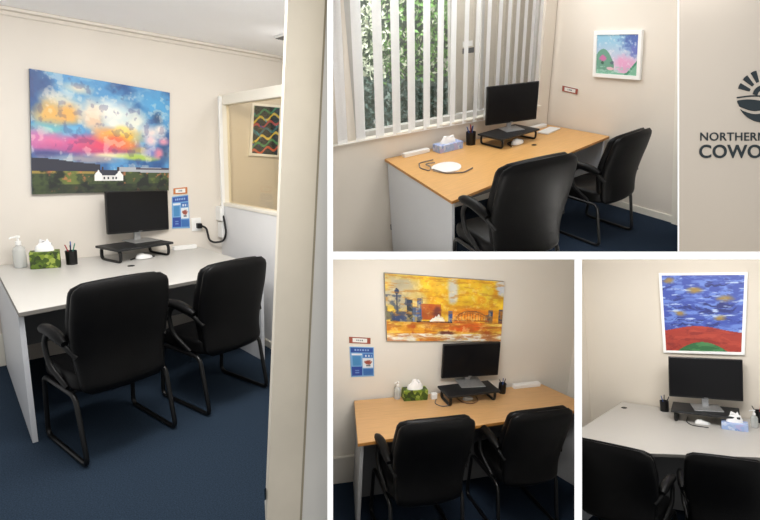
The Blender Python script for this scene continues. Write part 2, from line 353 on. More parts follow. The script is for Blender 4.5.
def p_sign(col):
    def f(u, v):
        img = np.zeros(u.shape + (3,)); img[:] = col; img = mixc(img, rect(u, v, .16, .84, .16, .84), (236, 236, 232))
        return mixc(img, rect(u, v, .34, .66, .38, .62) * (np.sin(u * 75) > -.3), (90, 92, 100))
    return f
def p_poster(u, v):
    img = np.zeros(u.shape + (3,)); img[:] = (120, 168, 214); img = mixc(img, rect(u, v, .04, .96, .03, .19), (50, 84, 160)); img = mixc(img, rect(u, v, .16, .8, .08, .13) * (np.sin(u * 60) > -.4), (150, 180, 220))
    img = mixc(img, rect(u, v, .07, .5, .22, .28), (226, 230, 236)); img = mixc(img, rect(u, v, .1, .44, .30, .62), (74, 138, 190)); img = mixc(img, rect(u, v, .55, .95, .22, .36), (60, 110, 180)); img = mixc(img, rect(u, v, .6, .9, .27, .33) * (np.sin(u * 50) > 0), (220, 230, 240))
    img = mixc(img, rect(u, v, .52, .96, .38, .70), (222, 228, 234)); img = mixc(img, blob(u, v, .74, .51, .16, .09, .3, fbm(u * 20, v * 20, 3)), (150, 76, 62)); img = mixc(img, rect(u, v, .66, .84, .6, .65), (110, 120, 130))
    img = mixc(img, rect(u, v, .05, .49, .66, .96), (44, 74, 158)); img = mixc(img, rect(u, v, .53, .95, .73, .95), (58, 108, 176)); img = mixc(img, rect(u, v, .18, .36, .74, .88) * (np.sin(v * 90) > -.2), (110, 140, 200))
    return img

# ---------------------------------------------------------------- kinds of furniture
def make_chair(place, label, loc, rz, s, group):
    t = thing(place, 'office_chair', label, 'chair', loc, rz, s, group)
    # backrest: padded, lofted from sections
    def pad(name, y_off, th, wk, z0, z1, m):
        bm = B_(); rings = []; NS, NR = 26, 32
        for i in range(NS + 1):
            q = i / NS; z = z0 + (z1 - z0) * q
            hw = (.232 + .030 * math.sin(min(1, q / .7) * PI / 2) - .012 * math.sin(PI * min(1, q / .45)) - .012 * max(0, q - .7) / .3) * wk
            yc = -.155 - .085 * q - .03 * math.cos(q * PI * 1.5) + y_off + .02 * math.sin(q * PI * 2)
            e = min(1, q / .10) if q < .10 else (min(1, (1 - q) / .10)); e = math.sqrt(max(0, 1 - (1 - e) ** 2))
            hw2 = hw * (.80 + .20 * e) ; d = th * (.12 + .88 * e)
            ring = []
            for k in range(NR):
                a = 2 * PI * k / NR; ca, sa = math.cos(a), math.sin(a)
                x = math.copysign(abs(ca) ** .42, ca) * hw2; y = math.copysign(abs(sa) ** .6, sa) * d
                y += -.0 + .035 * (x / hw) ** 2        # wraps round the sitter
                ring.append(bm.verts.new((x, yc + y, z + .018 * (1 - (x / hw) ** 2) * (q > .5) * (q - .5) * 2)))
            rings.append(ring)
        for A, Bq in zip(rings, rings[1:]):
            for k in range(NR): bm.faces.new((A[k], A[(k + 1) % NR], Bq[(k + 1) % NR], Bq[k]))
        bm.faces.new(rings[0][::-1]); bm.faces.new(rings[-1])
        return new_obj(name, bm, m, t, smooth=.9)
    pad('backrest', 0, .034, 1.0, .385, .985, M['leather'])
    pad('back_cushion', .052, .040, .975, .45, .98, M['leather'])
    # seat
    bm = B_(); rings = []
    for i in range(13):
        q = i / 12; z = .385 + .105 * q; e = math.sqrt(max(0, 1 - (abs(q - .5) * 2) ** 4)); k_ = .9 + .1 * e
        ring = []
        for k in range(36):
            a = 2 * PI * k / 36; ca, sa = math.cos(a), math.sin(a)
            x = math.copysign(abs(ca) ** .35, ca) * .243 * k_; y = .10 + math.copysign(abs(sa) ** .35, sa) * .245 * k_
            ring.append(bm.verts.new((x, y, z - (.03 * max(0, (y - .25) / .1) if q > .5 else 0))))
        rings.append(ring)
    for A, Bq in zip(rings, rings[1:]):
        for k in range(36): bm.faces.new((A[k], A[(k + 1) % 36], Bq[(k + 1) % 36], Bq[k]))
    bm.faces.new(rings[0][::-1]); bm.faces.new(rings[-1])
    new_obj('seat', bm, M['leather'], t, smooth=.8)
    for sx in (-1, 1):
        bm = B_(); x = sx * .250
        tube(bm, smooth_path([(x, .08, .385), (x, -.12, .385), (x, -.20, .014), (x, .30, .014), (x, .275, .385), (x, .07, .385)], .05), .0135, 10)
        new_obj('sled_leg', bm, M['blackmetal'], t, smooth=.8)
        # arm: padded top and curved support that runs down to the seat side
        bm = B_(); ax = sx * .272
        tube(bm, smooth_path([(sx * .236, -.15, .60), (ax, -.10, .665), (ax, .10, .695), (ax, .155, .62), (ax, .12, .50), (sx * .245, -.02, .40)], .05), .016, 10, flat=.8)
        a = new_obj('armrest', bm, M['blackplastic'], t, smooth=.8)
        bm = B_(); pts = [(ax + sx * .004 * i / 8, -.115 + .29 * i / 8, .676 + .018 * math.sin(PI * i / 8) + .034 * (i / 8) - .012 * (i / 8) ** 3) for i in range(9)]
        tube(bm, pts, [.018, .026, .03, .031, .031, .031, .030, .026, .014], 12)
        new_obj('arm_pad', bm, M['leather'], a, smooth=.9)
    bm = B_(); tube(bm, [(-.245, -.02, .372), (.245, -.02, .372)], .012, 8); tube(bm, [(-.245, .22, .372), (.245, .22, .372)], .012, 8)
    new_obj('crossbar', bm, M['blackmetal'], t, smooth=.8)
    return t

def make_desk(place, label, quad, top_m, edge_m, panel_m, mod_m, grommet=None, H=.73, legin=.03, sides=(1, 1), foot=0., mz=.30):
    BL, BR, FR, FL = [Vector((*p, 0)) for p in quad]; c = (BL + BR + FR + FL) / 4
    t = thing(place, 'office_desk', label, 'desk', c)
    L = lambda p: (p - c)
    bm = B_(); prism(bm, [L(BL), L(BR), L(FR), L(FL)], H - .025, H, .003)
    o = new_obj('desktop', bm, [top_m, edge_m], t)
    for p in o.data.polygons:
        if abs(p.normal.z) < .7: p.material_index = 1
    for k, (b, f, inn) in enumerate(((BL, FL, (BR - BL).normalized()), (BR, FR, (BL - BR).normalized()))):
        if not sides[k]: continue
        d = (f - b); dn = d.normalized(); a = b + inn * legin + dn * .02; e = f + inn * legin - dn * .03
        bm = B_(); prism(bm, [L(a), L(a + inn * .025), L(e + inn * .025), L(e)], foot if k == 0 else 0, H - .026, .0015)
        new_obj('side_panel', bm, panel_m, t)
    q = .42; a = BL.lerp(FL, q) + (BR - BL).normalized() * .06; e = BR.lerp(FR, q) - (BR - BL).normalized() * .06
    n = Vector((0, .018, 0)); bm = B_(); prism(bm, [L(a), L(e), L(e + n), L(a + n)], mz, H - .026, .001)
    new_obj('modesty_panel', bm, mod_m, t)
    for g in (grommet or []):
        bm = B_(); p = Vector((*g, 0)) - c; lathe(bm, [(.022, H - .002), (.026, H + .001), (.024, H + .003), (.002, H + .003)], (p.x, p.y, 0), 18)
        new_obj('cable_grommet', bm, M['blackplastic'], t, smooth=.6)
    return t

def make_riser(place, label, loc, rz, w, d, h):
    t = thing(place, 'monitor_riser', label, 'monitor stand', loc, rz, 1, 'black monitor risers')
    bm = B_(); box(bm, (0, 0, h - .009), (w, d, .018), .004); new_obj('shelf_board', bm, M['riser'], t)
    for sx in (-1, 1):
        bm = B_(); x = sx * (w / 2 - .035)
        tube(bm, smooth_path([(x, 0, h - .02), (x, d / 2 - .02, h - .02), (x, d / 2 - .02, .008), (x, -d / 2 + .02, .008), (x, -d / 2 + .02, h - .02), (x, 0, h - .02)], .03), .009, 8, flat=1.5)
        new_obj('leg', bm, M['blackmetal'], t, smooth=.8)
    return t
def make_monitor(place, label, centre, rz, roll, w, h, base_z):
    x, y, z = centre
    t = thing(place, 'computer_monitor', label, 'monitor', (x, y, base_z), rz)
    zc = z - base_z; R = Matrix.Rotation(roll, 4, 'Y')
    bm = B_(); box(bm, (0, .014, zc), (w, .028, h), .005, rot=R); o = new_obj('casing', bm, M['bezel'], t)
    bm = B_(); box(bm, (0, -.0012, zc + .004), (w - .012, .002, h - .022), .0005, rot=R); new_obj('screen', bm, M['screen'], t)
    bm = B_(); box(bm, (0, -.0012, zc - h / 2 + .0075), (.03, .002, .004), .0, rot=R); new_obj('badge', bm, M['silver'], t)
    bm = B_(); box(bm, (0, .055, (zc) / 2 + .004), (.05, .018, zc - .0), .004); box(bm, (0, .04, zc), (.12, .03, .12), .006); new_obj('stand_column', bm, M['silver'], t)
    bm = B_(); box(bm, (0, .0, .004), (.21, .19, .008), .003); new_obj('stand_base', bm, M['silver'], t)
    return t
def make_tissue(place, label, loc, rz, w, d, h, m):
    t = thing(place, 'tissue_box', label, 'tissue box', loc, rz)
    bm = B_(); box(bm, (0, 0, h / 2), (w, d, h), .003); new_obj('box', bm, m, t)
    bm = B_(); n = 14; rs = random.Random(int(w * 999)); g = []
    for j in range(6):
        q = j / 5; ring = []
        for k in range(n):
            a = 2 * PI * k / n; r = (w * .33) * (1 + .25 * rs.uniform(-1, 1) * q) * (1 - .55 * q * q)
            ring.append(bm.verts.new((math.cos(a) * r, math.sin(a) * r * .45, h - .002 + q * .068 * (1 + .35 * rs.uniform(-1, 1) * (q > .6)))))
        g.append(ring)
    for A, Bq in zip(g, g[1:]):
        for k in range(n): bm.faces.new((A[k], A[(k + 1) % n], Bq[(k + 1) % n], Bq[k]))
    bm.faces.new(g[-1]); new_obj('tissue', bm, M['tissue'], t, smooth=.8)
    return t
def make_bottle(place, label, loc, s):
    t = thing(place, 'sanitiser_bottle', label, 'bottle', loc, 0, s)
    bm = B_(); lathe(bm, [(.028, 0), (.032, .004), (.032, .095), (.026, .112), (.012, .122), (.012, .128)]); new_obj('bottle_body', bm, M['clear'], t, smooth=.7)
    bm = B_(); lathe(bm, [(.014, .126), (.014, .146), (.006, .148), (.005, .165), (.012, .166), (.012, .176), (.004, .178)]); tube(bm, [(0, 0, .171), (-.034, -.01, .169), (-.038, -.012, .162)], .0045, 8)
    new_obj('pump', bm, M['plasticwhite'], t, smooth=.7); return t
def make_cup(place, label, loc, s, pens):
    t = thing(place, 'pen_cup', label, 'pen holder', loc, 0, s)
    bm = B_(); n = 24
    ro = [[bm.verts.new((r * math.cos(2 * PI * k / n), r * math.sin(2 * PI * k / n), z)) for k in range(n)] for r, z in ((.036, 0), (.038, .098), (.035, .098), (.033, .004))]
    for A, Bq in zip(ro, ro[1:]):
        for k in range(n): bm.faces.new((A[k], A[(k + 1) % n], Bq[(k + 1) % n], Bq[k]))
    bm.faces.new(ro[0][::-1]); bm.faces.new(ro[-1]); new_obj('cup', bm, M['blackmetal'], t, smooth=.6)
    return t
def make_pens(place, loc, s, spec, where):
    for i, (mk, ang, tilt, ln) in enumerate(spec):
        bm = B_(); lathe(bm, [(.0015, 0), (.004, .012), (.004, ln - .006), (.003, ln)], n=8)
        nm = {'penblue': 'blue', 'penred': 'red', 'penblack': 'black', 'pengreen': 'green'}[mk]
        o = new_obj('pen', bm, M[mk], smooth=.7); OWNER[o.name] = place
        o.matrix_world = PLACES[place] @ Matrix.Translation(Vector(loc)) @ Matrix.Scale(s, 4) @ Matrix.Translation((-.014 * math.cos(ang), -.014 * math.sin(ang), .006)) @ Matrix.Rotation(ang, 4, 'Z') @ Matrix.Rotation(tilt, 4, 'Y')
        tag(o, '%s pen leaning in the %s' % (nm, where), 'pen', 'pens in the desk cups')
def cable(place, name, label, pts, r, m, cat='cable', rad=.04):
    bm = B_(); tube(bm, smooth_path(pts, rad, 6), r, 6); o = new_obj(name, bm, m, smooth=.8); put(o, place); tag(o, label, cat); return o
def bar(place, name, label, a, b, w, h, m, cat, z=.73, rnd=.006):
    A, Bv = Vector((*a, z)), Vector((*b, z)); c = (A + Bv) / 2; d = Bv - A
    bm = B_(); box(bm, (0, 0, h / 2), (d.length, w, h), rnd); o = new_obj(name, bm, m); put(o, place, c, math.atan2(d.y, d.x)); tag(o, label, cat); return o
def mouse(place, label, loc, rz, m, s=1.):
    bm = B_(); rings = []
    for i in range(9):
        q = i / 8; r = math.cos(q * PI / 2) ** .6 if q < 1 else .02
        rings.append([bm.verts.new((math.cos(a) * .058 * r, math.sin(a) * .034 * r, .004 + .03 * math.sin(q * PI / 2) * (1 - .25 * math.cos(a)))) for a in [2 * PI * k / 20 for k in range(20)]])
    for A, Bq in zip(rings, rings[1:]):
        for k in range(20): bm.faces.new((A[k], A[(k + 1) % 20], Bq[(k + 1) % 20], Bq[k]))
    bm.faces.new(rings[0][::-1]); bm.faces.new(rings[-1]); o = new_obj('computer_mouse', bm, m, smooth=.9); put(o, place, loc, rz, s); tag(o, label, 'mouse'); return o

# ================================================================ BORDER LATTICE (slabs added as white borders, also screening each office's light)
def cam_pt(u, v, y): return CAMM @ Vector(((u - CX) / F * y, y, -(v - CY) / F * y))
D0, D1 = 1.5, 8.5
def slab(name, a, b, wpx):
    """added border slab between two offices: a, b = ends of its front edge, constant thickness"""
    th = wpx / F * D0; bm = B_()
    pa0, pb0, pa1, pb1 = cam_pt(*a, D0), cam_pt(*b, D0), cam_pt(*a, D1), cam_pt(*b, D1)
    n = (pb0 - pa0).cross(pa1 - pa0).normalized() * th / 2
    v = [bm.verts.new(p + s * n) for s in (-1, 1) for p in (pa0, pb0, pb1, pa1)]
    for f in ((0, 1, 2, 3), (7, 6, 5, 4), (0, 4, 5, 1), (1, 5, 6, 2), (2, 6, 7, 3), (3, 7, 4, 0)): bm.faces.new([v[i] for i in f])
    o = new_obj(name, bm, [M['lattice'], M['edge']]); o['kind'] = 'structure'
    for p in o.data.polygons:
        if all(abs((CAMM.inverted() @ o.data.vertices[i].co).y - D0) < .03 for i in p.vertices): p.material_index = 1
    return o
slab('added_border_slab', (330.2, -115), (330.2, 645), 5.6)
slab('added_border_slab', (333.0, 255.5), (885, 255.5), 7.8)
slab('added_border_slab', (578.2, 259.5), (578.2, 645), 7.0)
slab('added_border_slab', (678.4, -115), (678.4, 251.5), 1.3)

# ================================================================ OFFICE A : grey desk, cloud painting
bm = B_(); box(bm, (1.0, .03, 1.22), (5.4, .06, 2.44)); struct('A', 'wall_back', bm, M['wallA'])
bm = B_(); prism(bm, [(-1.7, .05), (-1.7, -3.05), (.405, -3.05), (.738, -2.415), (3.7, -2.405), (3.7, .05)], -.06, 0); struct('A', 'floor', bm, M['carpet'])
bm = B_(); box(bm, (1.0, -1.2, 2.47), (5.4, 2.5, .06)); struct('A', 'ceiling', bm, M['ceil'])
bm = B_(); box(bm, (1.0, -.03, 2.428), (5.4, .06, .024), .008); box(bm, (1.0, -.008, 2.405), (5.4, .016, .03), .006); struct('A', 'trim_cornice', bm, M['wallA'])
bm = B_(); box(bm, (-.7, -.01, .12), (1.4, .02, .24), .004); struct('A', 'baseboard_back', bm, M['trim'])
bm = B_(); box(bm, (1.687, -.65, .55), (.06, 1.3, 1.10)); struct('A', 'wall_right', bm, M['partA'])
bm = B_(); box(bm, (1.652, -.65, .03), (.015, 1.3, .06), .003); struct('A', 'baseboard_right', bm, M['trim'])
bm = B_()
box(bm, (1.71, -.66, 1.995), (.07, 1.32, .085), .006); box(bm, (1.70, -.66, 1.105), (.10, 1.32, .03), .004); box(bm, (1.70, -.035, 1.5), (.07, .07, 1.05), .005)
o = struct('A', 'window_1', bm, M['trim']); win = o
bm = B_(); box(bm, (1.71, -.66, 1.54), (.006, 1.24, .84)); g = new_obj('window_pane', bm, M['glassA'], win)
bm = B_(); box(bm, (1.655, -.062, 1.40), (.028, .03, 1.24), .004); o = new_obj('cable_duct', bm, M['plasticwhite']); put(o, 'A'); tag(o, 'white vertical cable duct running up beside the glazed partition', 'conduit')
# jamb of the doorway the office is seen through
def slant(bm, x0b, x1b, x0t, x1t, y0, y1, z0, z1):
    v = [bm.verts.new(p) for p in ((x0b, y0, z0), (x1b, y0, z0), (x1b, y1, z0), (x0b, y1, z0), (x0t, y0, z1), (x1t, y0, z1), (x1t, y1, z1), (x0t, y1, z1))]
    for f in ((3, 2, 1, 0), (4, 5, 6, 7), (0, 1, 5, 4), (1, 2, 6, 5), (2, 3, 7, 6), (3, 0, 4, 7)): bm.faces.new([v[i] for i in f])
bm = B_(); slant(bm, .690, .882, .884, 1.062, -2.43, -2.41, -1.0, 2.3); 
for f_ in (1,):
    pass
struct('A', 'door_1', bm, M['jamb'])
bm = B_(); slant(bm, .880, .900, 1.060, 1.075, -2.425, -2.38, -1.0, 2.3); struct('A', 'trim_1', bm, M['jamb_shadow'])  # rebate strip, its shadow line put into the colour
bm = B_(); slant(bm, .898, 1.30, 1.073, 1.30, -2.42, -2.385, -1.0, 2.3); struct('A', 'wall_front', bm, M['white'])

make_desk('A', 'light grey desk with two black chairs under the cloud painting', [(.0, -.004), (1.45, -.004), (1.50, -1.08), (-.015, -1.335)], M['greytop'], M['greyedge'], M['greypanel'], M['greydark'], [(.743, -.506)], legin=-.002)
t = thing('A', 'canvas_painting', 'large landscape canvas of bright pink and orange clouds over a white cottage', 'painting', (.76, 0, 1.63))
panel('canvas', [(p[0] - .76, -.032, p[1] - 1.63) for p in ((.32, 2.07), (1.25, 2.01), (1.20, 1.23), (.26, 1.22))], .03, p_clouds, 170, 140, M['paint'], t, edge=(60, 84, 110))
make_riser('A', 'black riser on the light grey desk below the cloud painting', (.865, -.215, .73), .30, .47, .28, .11)
make_monitor('A', 'black monitor in front of the cloud painting', (.941, -.1, 1.073), .245, .02, .508, .324, .84)
make_bottle('A', 'clear pump bottle at the far left end of the light grey desk', (.135, -.15, .73), 1.25)
make_tissue('A', 'green leaf patterned tissue box between clear bottle and pen cup on light grey desk', (.27, -.235, .73), -.2, .175, .10, .115, M['leafbox'])
make_cup('A', 'black pen cup beside green tissue box on light grey desk', (.43, -.215, .73), 1.0, 0)
make_pens('A', (.43, -.215, .73), 1.0, [('penred', 2.7, .35, .145), ('penblue', 1.2, .12, .16), ('pengreen', .2, .3, .15), ('penblack', 4.4, .25, .14)], 'black cup beside the green tissue box under the cloud painting')
mouse('A', 'white mouse lying below the riser on the light grey desk', (.90, -.285, .73), .25, M['plasticwhite'], 1.15)
cable('A', 'black_cable', 'short black cable behind the white mouse under the cloud painting', [(.80, -.30, .735), (.86, -.24, .735), (.95, -.22, .735), (.99, -.25, .735)], .005, M['cableblack'])
bar('A', 'power_strip', 'long white strip right of the riser under the blue notice', (1.20, -.06), (1.40, -.05), .045, .035, M['plasticwhite'], 'power strip')
t = thing('A', 'door_sign', 'orange framed white name plate above the blue notice beside the monitor', 'sign', (1.306, 0, 1.22)); panel('plate', [(-.059, -.008, .025), (.059, -.008, .035), (.057, -.008, -.02), (-.061, -.008, -.025)], .007, p_sign((196, 122, 70)), 40, 16, M['print'], t)
t = thing('A', 'wall_notice', 'blue printed notice under the orange name plate beside the light grey desk', 'notice', (1.30, 0, 1.05)); panel('sheet', [(-.067, -.006, .126), (.070, -.006, .140), (.073, -.006, -.148), (-.080, -.006, -.142)], .005, p_poster, 50, 90, M['print'], t)
t = thing('A', 'power_socket', 'white wall socket beside the blue notice', 'socket', (1.43, 0, .93)); bm = B_(); box(bm, (0, -.005, 0), (.085, .010, .115), .003); new_obj('plate', bm, M['plasticwhite'], t); bm = B_(); box(bm, (.015, -.03, -.01), (.04, .045, .045), .006); new_obj('plug', bm, M['blackplastic'], t)
cable('A', 'power_cable', 'black power cable looping from wall socket to white adapters in the corner', [(1.46, -.04, .92), (1.50, -.05, .90), (1.52, -.055, .79), (1.56, -.06, .765), (1.63, -.10, .775), (1.645, -.13, .85), (1.64, -.10, .98), (1.64, -.075, 1.03)], .009, M['cableblack'])
bm = B_(); box(bm, (0, 0, 0), (.04, .10, .125), .005); o = new_obj('power_adapter', bm, M['plasticwhite']); put(o, 'A', (1.632, -.045, 1.04 - .02)); tag(o, 'upper white adapter box on the partition below the cable duct', 'adapter', 'white adapters')
bm = B_(); box(bm, (0, 0, 0), (.035, .085, .14), .005); o = new_obj('power_adapter', bm, M['plasticwhite']); put(o, 'A', (1.637, -.055, .875)); tag(o, 'lower white adapter box above the desk corner beside the looping cable', 'adapter', 'white adapters')
t = thing('A', 'framed_picture', 'small dark picture of green and yellow waves seen through the partition glass', 'picture', (2.115, 0, 1.767)); q = [(-.115, -.02, .212), (.150, -.02, .215), (.118, -.02, -.222), (-.150, -.02, -.21)]
panel('artwork', q, .012, p_waves, 60, 90, M['paint'], t); bm = B_(); frame_ring(bm, q, .022, .018, .006); new_obj('frame', bm, M['white'], t)
t = thing('A', 'ceiling_vent', 'small grey ceiling vent beyond the glazed partition', 'vent', (1.90, -.80, 2.44)); bm = B_(); box(bm, (0, 0, -.006), (.14, .26, .012), .003); new_obj('frame', bm, M['partA'], t)
bm = B_()
for i in range(6): box(bm, (-.045 + i * .018, 0, -.014), (.010, .27, .004))
new_obj('grille', bm, M['greydark'], t)
make_chair('A', 'black padded chair nearest the left side panel of the light grey desk', (.345, -1.505, 0), .20, .935, 'black chairs in the office with the cloud painting')
make_chair('A', 'black padded chair at the light grey desk nearer the glazed partition', (.995, -1.385, 0), .26, .925, 'black chairs in the office with the cloud painting')

# ================================================================ OFFICE B : beech desk below the window blinds
WA = Vector((.14, .25, 0)); WD = Vector((2.13, -.30, 0)).normalized(); WN = Vector((WD.y, -WD.x, 0))
WROT = math.atan2(WD.y, WD.x)
def wp(s, off, z=0.): return WA + WD * s + WN * off + Vector((0, 0, z))
def wbox(bm, s0, s1, o0, o1, z0, z1, bev=0.): box(bm, wp((s0 + s1) / 2, (o0 + o1) / 2, (z0 + z1) / 2), (s1 - s0, abs(o1 - o0), z1 - z0), bev, WROT)
bm = B_(); wbox(bm, -1.4, 2.12, -.12, 0, -.5, .97); wbox(bm, 1.97, 2.12, -.12, 0, .97, 3.); wbox(bm, -1.4, -.28, -.12, 0, .97, 3.); struct('B', 'wall_back', bm, M['wallB'])
bm = B_(); box(bm, (2.29, -1.45, 1.3), (.08, 3.1, 3.4)); struct('B', 'wall_right', bm, M['wallB'])
bm = B_(); prism(bm, [(-.105, -1.08), (-.105, -3.), (3., -3.), (3., .4), (.20, .4)], -.06, 0); struct('B', 'floor', bm, M['carpetB'])
bm = B_(); prism(bm, [(-1.8, -3.), (-.105, -3.), (-.105, -1.08), (.20, .4), (-1.8, .4)], -.46, -.40); struct('B', 'floor', bm, M['carpetB'])
bm = B_(); box(bm, (2.243, -.85, .035), (.014, 1.64, .07), .003); struct('B', 'baseboard_right', bm, M['trim'])
bm = B_(); slant(bm, 2.16, 2.26, 2.16, 2.26, -1.80, -1.665, -.05, .3)
bm.free(); bm = B_(); v = [bm.verts.new(p) for p in ((2.22, -1.66, -.06), (2.22, -1.82, -.06), (2.22, -1.42, 2.2), (2.22, -1.26, 2.2), (2.26, -1.66, -.06), (2.26, -1.82, -.06), (2.26, -1.42, 2.2), (2.26, -1.26, 2.2))]
for f in ((0, 1, 2, 3), (7, 6, 5, 4), (0, 3, 7, 4), (1, 5, 6, 2), (3, 2, 6, 7), (0, 4, 5, 1)): bm.faces.new([v[i] for i in f])
struct('B', 'door_1', bm, M['trim'])
# window
bm = B_(); wbox(bm, -.28, 1.97, -.11, -.03, .97, 1.02, .004); wbox(bm, -.28, 1.97, -.11, -.05, 2.5, 2.56, .004)
for s0, s1 in ((-.30, -.20), (.83, .90), (1.92, 1.97), (1.20, 1.235)): wbox(bm, s0, s1, -.10, -.05, 1.0, 2.52, .004)
win = struct('B', 'window_1', bm, M['frame'])
for s0, s1 in ((-.20, .83), (.90, 1.92)):
    bm = B_(); wbox(bm, s0, s1, -.082, -.078, 1.01, 2.51); g = new_obj('window_pane', bm, M['glass'], win)
bm = B_(); wbox(bm, -1.0, 1.97, -.03, .055, .955, .972, .003); struct('B', 'trim_sill', bm, M['trim'])
# vertical blind
t = thing('B', 'vertical_blind', 'white vertical slat blind across the window behind the beech desk', 'blind', wp(.5, .05, 1.0))
o_ = wp(.5, .05, 1.0)
bm = B_(); box(bm, (0, 0, 1.47), (3.1, .05, .05), .004, WROT); new_obj('headrail', bm, M['white'], t)
slats = [-.62, -.44, -.25, -.046, .137, .305, .478, .634, .783, .935, 1.068, 1.203, 1.342, 1.457, 1.562, 1.668, 1.77, 1.873]
for i, s in enumerate(slats):
    z0 = .965 - .02 * (s + .5); ang = math.radians(-12 + 34 * min(1, i / 9))
    wd = .100; p = wp(s, .05) - o_ ; bm = B_()
    g = []
    for j in range(2):
        row = []
        for k in range(6):
            a = (k / 5 - .5) * wd; bow = .010 * math.sin(k / 5 * PI)
            row.append(bm.verts.new((p.x + j * .085 * (1 - (s + .6) / 2.5) + math.cos(ang) * a - math.sin(ang) * bow, p.y + math.sin(ang) * a + math.cos(ang) * bow, (z0 if j == 0 else 2.45) - 1.0)))
        g.append(row)
    for k in range(5): bm.faces.new((g[0][k], g[0][k + 1], g[1][k + 1], g[1][k]))
    bmesh.ops.solidify(bm, geom=bm.faces[:], thickness=.0016)
    sl = new_obj('slat', bm, M['blind'], t, smooth=.6)
    bm = B_(); box(bm, (p.x, p.y, z0 - 1.0 + .02), (wd * .98, .005, .035), .001, ang); new_obj('slat_weight', bm, M['white'], sl)
bm = B_(); pts = []
for i, s in enumerate(slats):
    q = wp(s, .075) - o_; pts.append((q.x, q.y, .967 - .02 * (s + .5) - 1.0 + .006))
tube(bm, pts, .003, 5); new_obj('bead_chain', bm, M['plasticwhite'], t)
# garden outside the window
bm = B_(); rs = random.Random(5)
for i in range(15000):
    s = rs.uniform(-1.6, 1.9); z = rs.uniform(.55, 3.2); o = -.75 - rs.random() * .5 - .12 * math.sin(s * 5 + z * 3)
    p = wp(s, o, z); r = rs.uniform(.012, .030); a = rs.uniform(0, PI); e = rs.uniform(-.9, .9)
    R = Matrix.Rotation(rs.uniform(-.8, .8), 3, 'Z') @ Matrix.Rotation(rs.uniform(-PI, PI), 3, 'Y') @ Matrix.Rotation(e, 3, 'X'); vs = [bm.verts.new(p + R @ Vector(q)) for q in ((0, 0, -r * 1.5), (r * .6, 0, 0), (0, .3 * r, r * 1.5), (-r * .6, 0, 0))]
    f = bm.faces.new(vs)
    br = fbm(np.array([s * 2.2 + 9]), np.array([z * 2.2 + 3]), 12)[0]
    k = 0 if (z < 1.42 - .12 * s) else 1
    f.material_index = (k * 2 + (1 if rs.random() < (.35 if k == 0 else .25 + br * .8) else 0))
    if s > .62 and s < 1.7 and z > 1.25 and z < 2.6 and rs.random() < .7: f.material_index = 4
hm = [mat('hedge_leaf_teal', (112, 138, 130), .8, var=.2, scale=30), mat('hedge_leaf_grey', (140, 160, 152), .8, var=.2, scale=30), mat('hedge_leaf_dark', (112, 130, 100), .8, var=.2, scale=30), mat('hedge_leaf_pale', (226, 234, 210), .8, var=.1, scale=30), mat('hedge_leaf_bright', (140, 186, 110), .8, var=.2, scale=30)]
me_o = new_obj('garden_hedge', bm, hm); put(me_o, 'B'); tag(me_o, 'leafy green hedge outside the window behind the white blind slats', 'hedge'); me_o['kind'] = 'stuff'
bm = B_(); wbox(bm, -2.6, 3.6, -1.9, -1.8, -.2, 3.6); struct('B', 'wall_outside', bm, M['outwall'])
bm = B_(); wbox(bm, 1.0, 2.2, -.30, -.26, .6, 3.2); 
for k in range(7): wbox(bm, 1.25 + k * .1, 1.26 + k * .1, -.26, -.25, .6, 3.2)
struct('B', 'wall_outside', bm, mat('outside_grey_cladding', (206, 198, 184), .8, var=.05, scale=5))
t = thing('B', 'warning_sticker', 'small grey and white sticker on the window beside the garden view', 'sticker', wp(1.05, -.07, 1.66))
bm = B_(); box(bm, (0, 0, .03), (.12, .002, .05), 0, WROT); new_obj('upper_label', bm, M['plasticwhite'], t); bm = B_(); box(bm, (.01, 0, -.035), (.14, .002, .05), 0, WROT); new_obj('lower_label', bm, M['greydark'], t)
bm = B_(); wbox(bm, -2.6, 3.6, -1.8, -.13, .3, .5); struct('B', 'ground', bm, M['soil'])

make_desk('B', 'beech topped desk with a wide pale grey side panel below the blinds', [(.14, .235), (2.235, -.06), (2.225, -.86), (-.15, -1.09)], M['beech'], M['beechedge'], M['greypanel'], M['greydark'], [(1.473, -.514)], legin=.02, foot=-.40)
make_riser('B', 'black riser on the beech desk below the blinds', (1.40, -.235, .73), .0, .56, .34, .11)
make_monitor('B', 'black monitor in front of the vertical blinds', (1.475, -.2, 1.103), -.334, .006, .58, .384, .84)
bar('B', 'power_strip', 'long white strip at the near end of the beech desk below the blinds', (.30, .135), (.60, .105), .06, .04, M['plasticwhite'], 'power strip')
make_tissue('B', 'pale blue tissue box between white strip and pen cup below the blinds', (.78, .01, .73), -.08, .29, .13, .075, M['bluebox'])
make_cup('B', 'black pen cup beside pale blue tissue box below the blinds', (1.07, -.02, .73), 1.35, 0)
make_pens('B', (1.07, -.02, .73), 1.35, [('penblue', 2.9, .35, .145), ('penred', 1.6, .15, .15), ('penblue', .3, .35, .14), ('penblack', 4.7, .2, .14)], 'black cup below the blinds')
bm = B_(); pts = [(math.cos(a) * (.17 if math.cos(a) > 0 else .13), math.sin(a) * .135) for a in [2 * PI * k / 30 for k in range(30)]]; prism(bm, pts, 0, .012, .004); o = new_obj('desk_mat', bm, M['plasticwhite'], smooth=.6); put(o, 'B', (.36, -.44, .73), .5); tag(o, 'white oval mat with a grey cable at the near end of the beech desk', 'mat')
cable('B', 'grey_cable', 'thin grey looped cable lying beside the white oval mat on the beech desk', [(.44, -.16, .735), (.28, -.14, .735), (.19, -.27, .735), (.20, -.40, .735), (.25, -.36, .75), (.27, -.24, .75), (.36, -.28, .75)], .006, M['cable'])
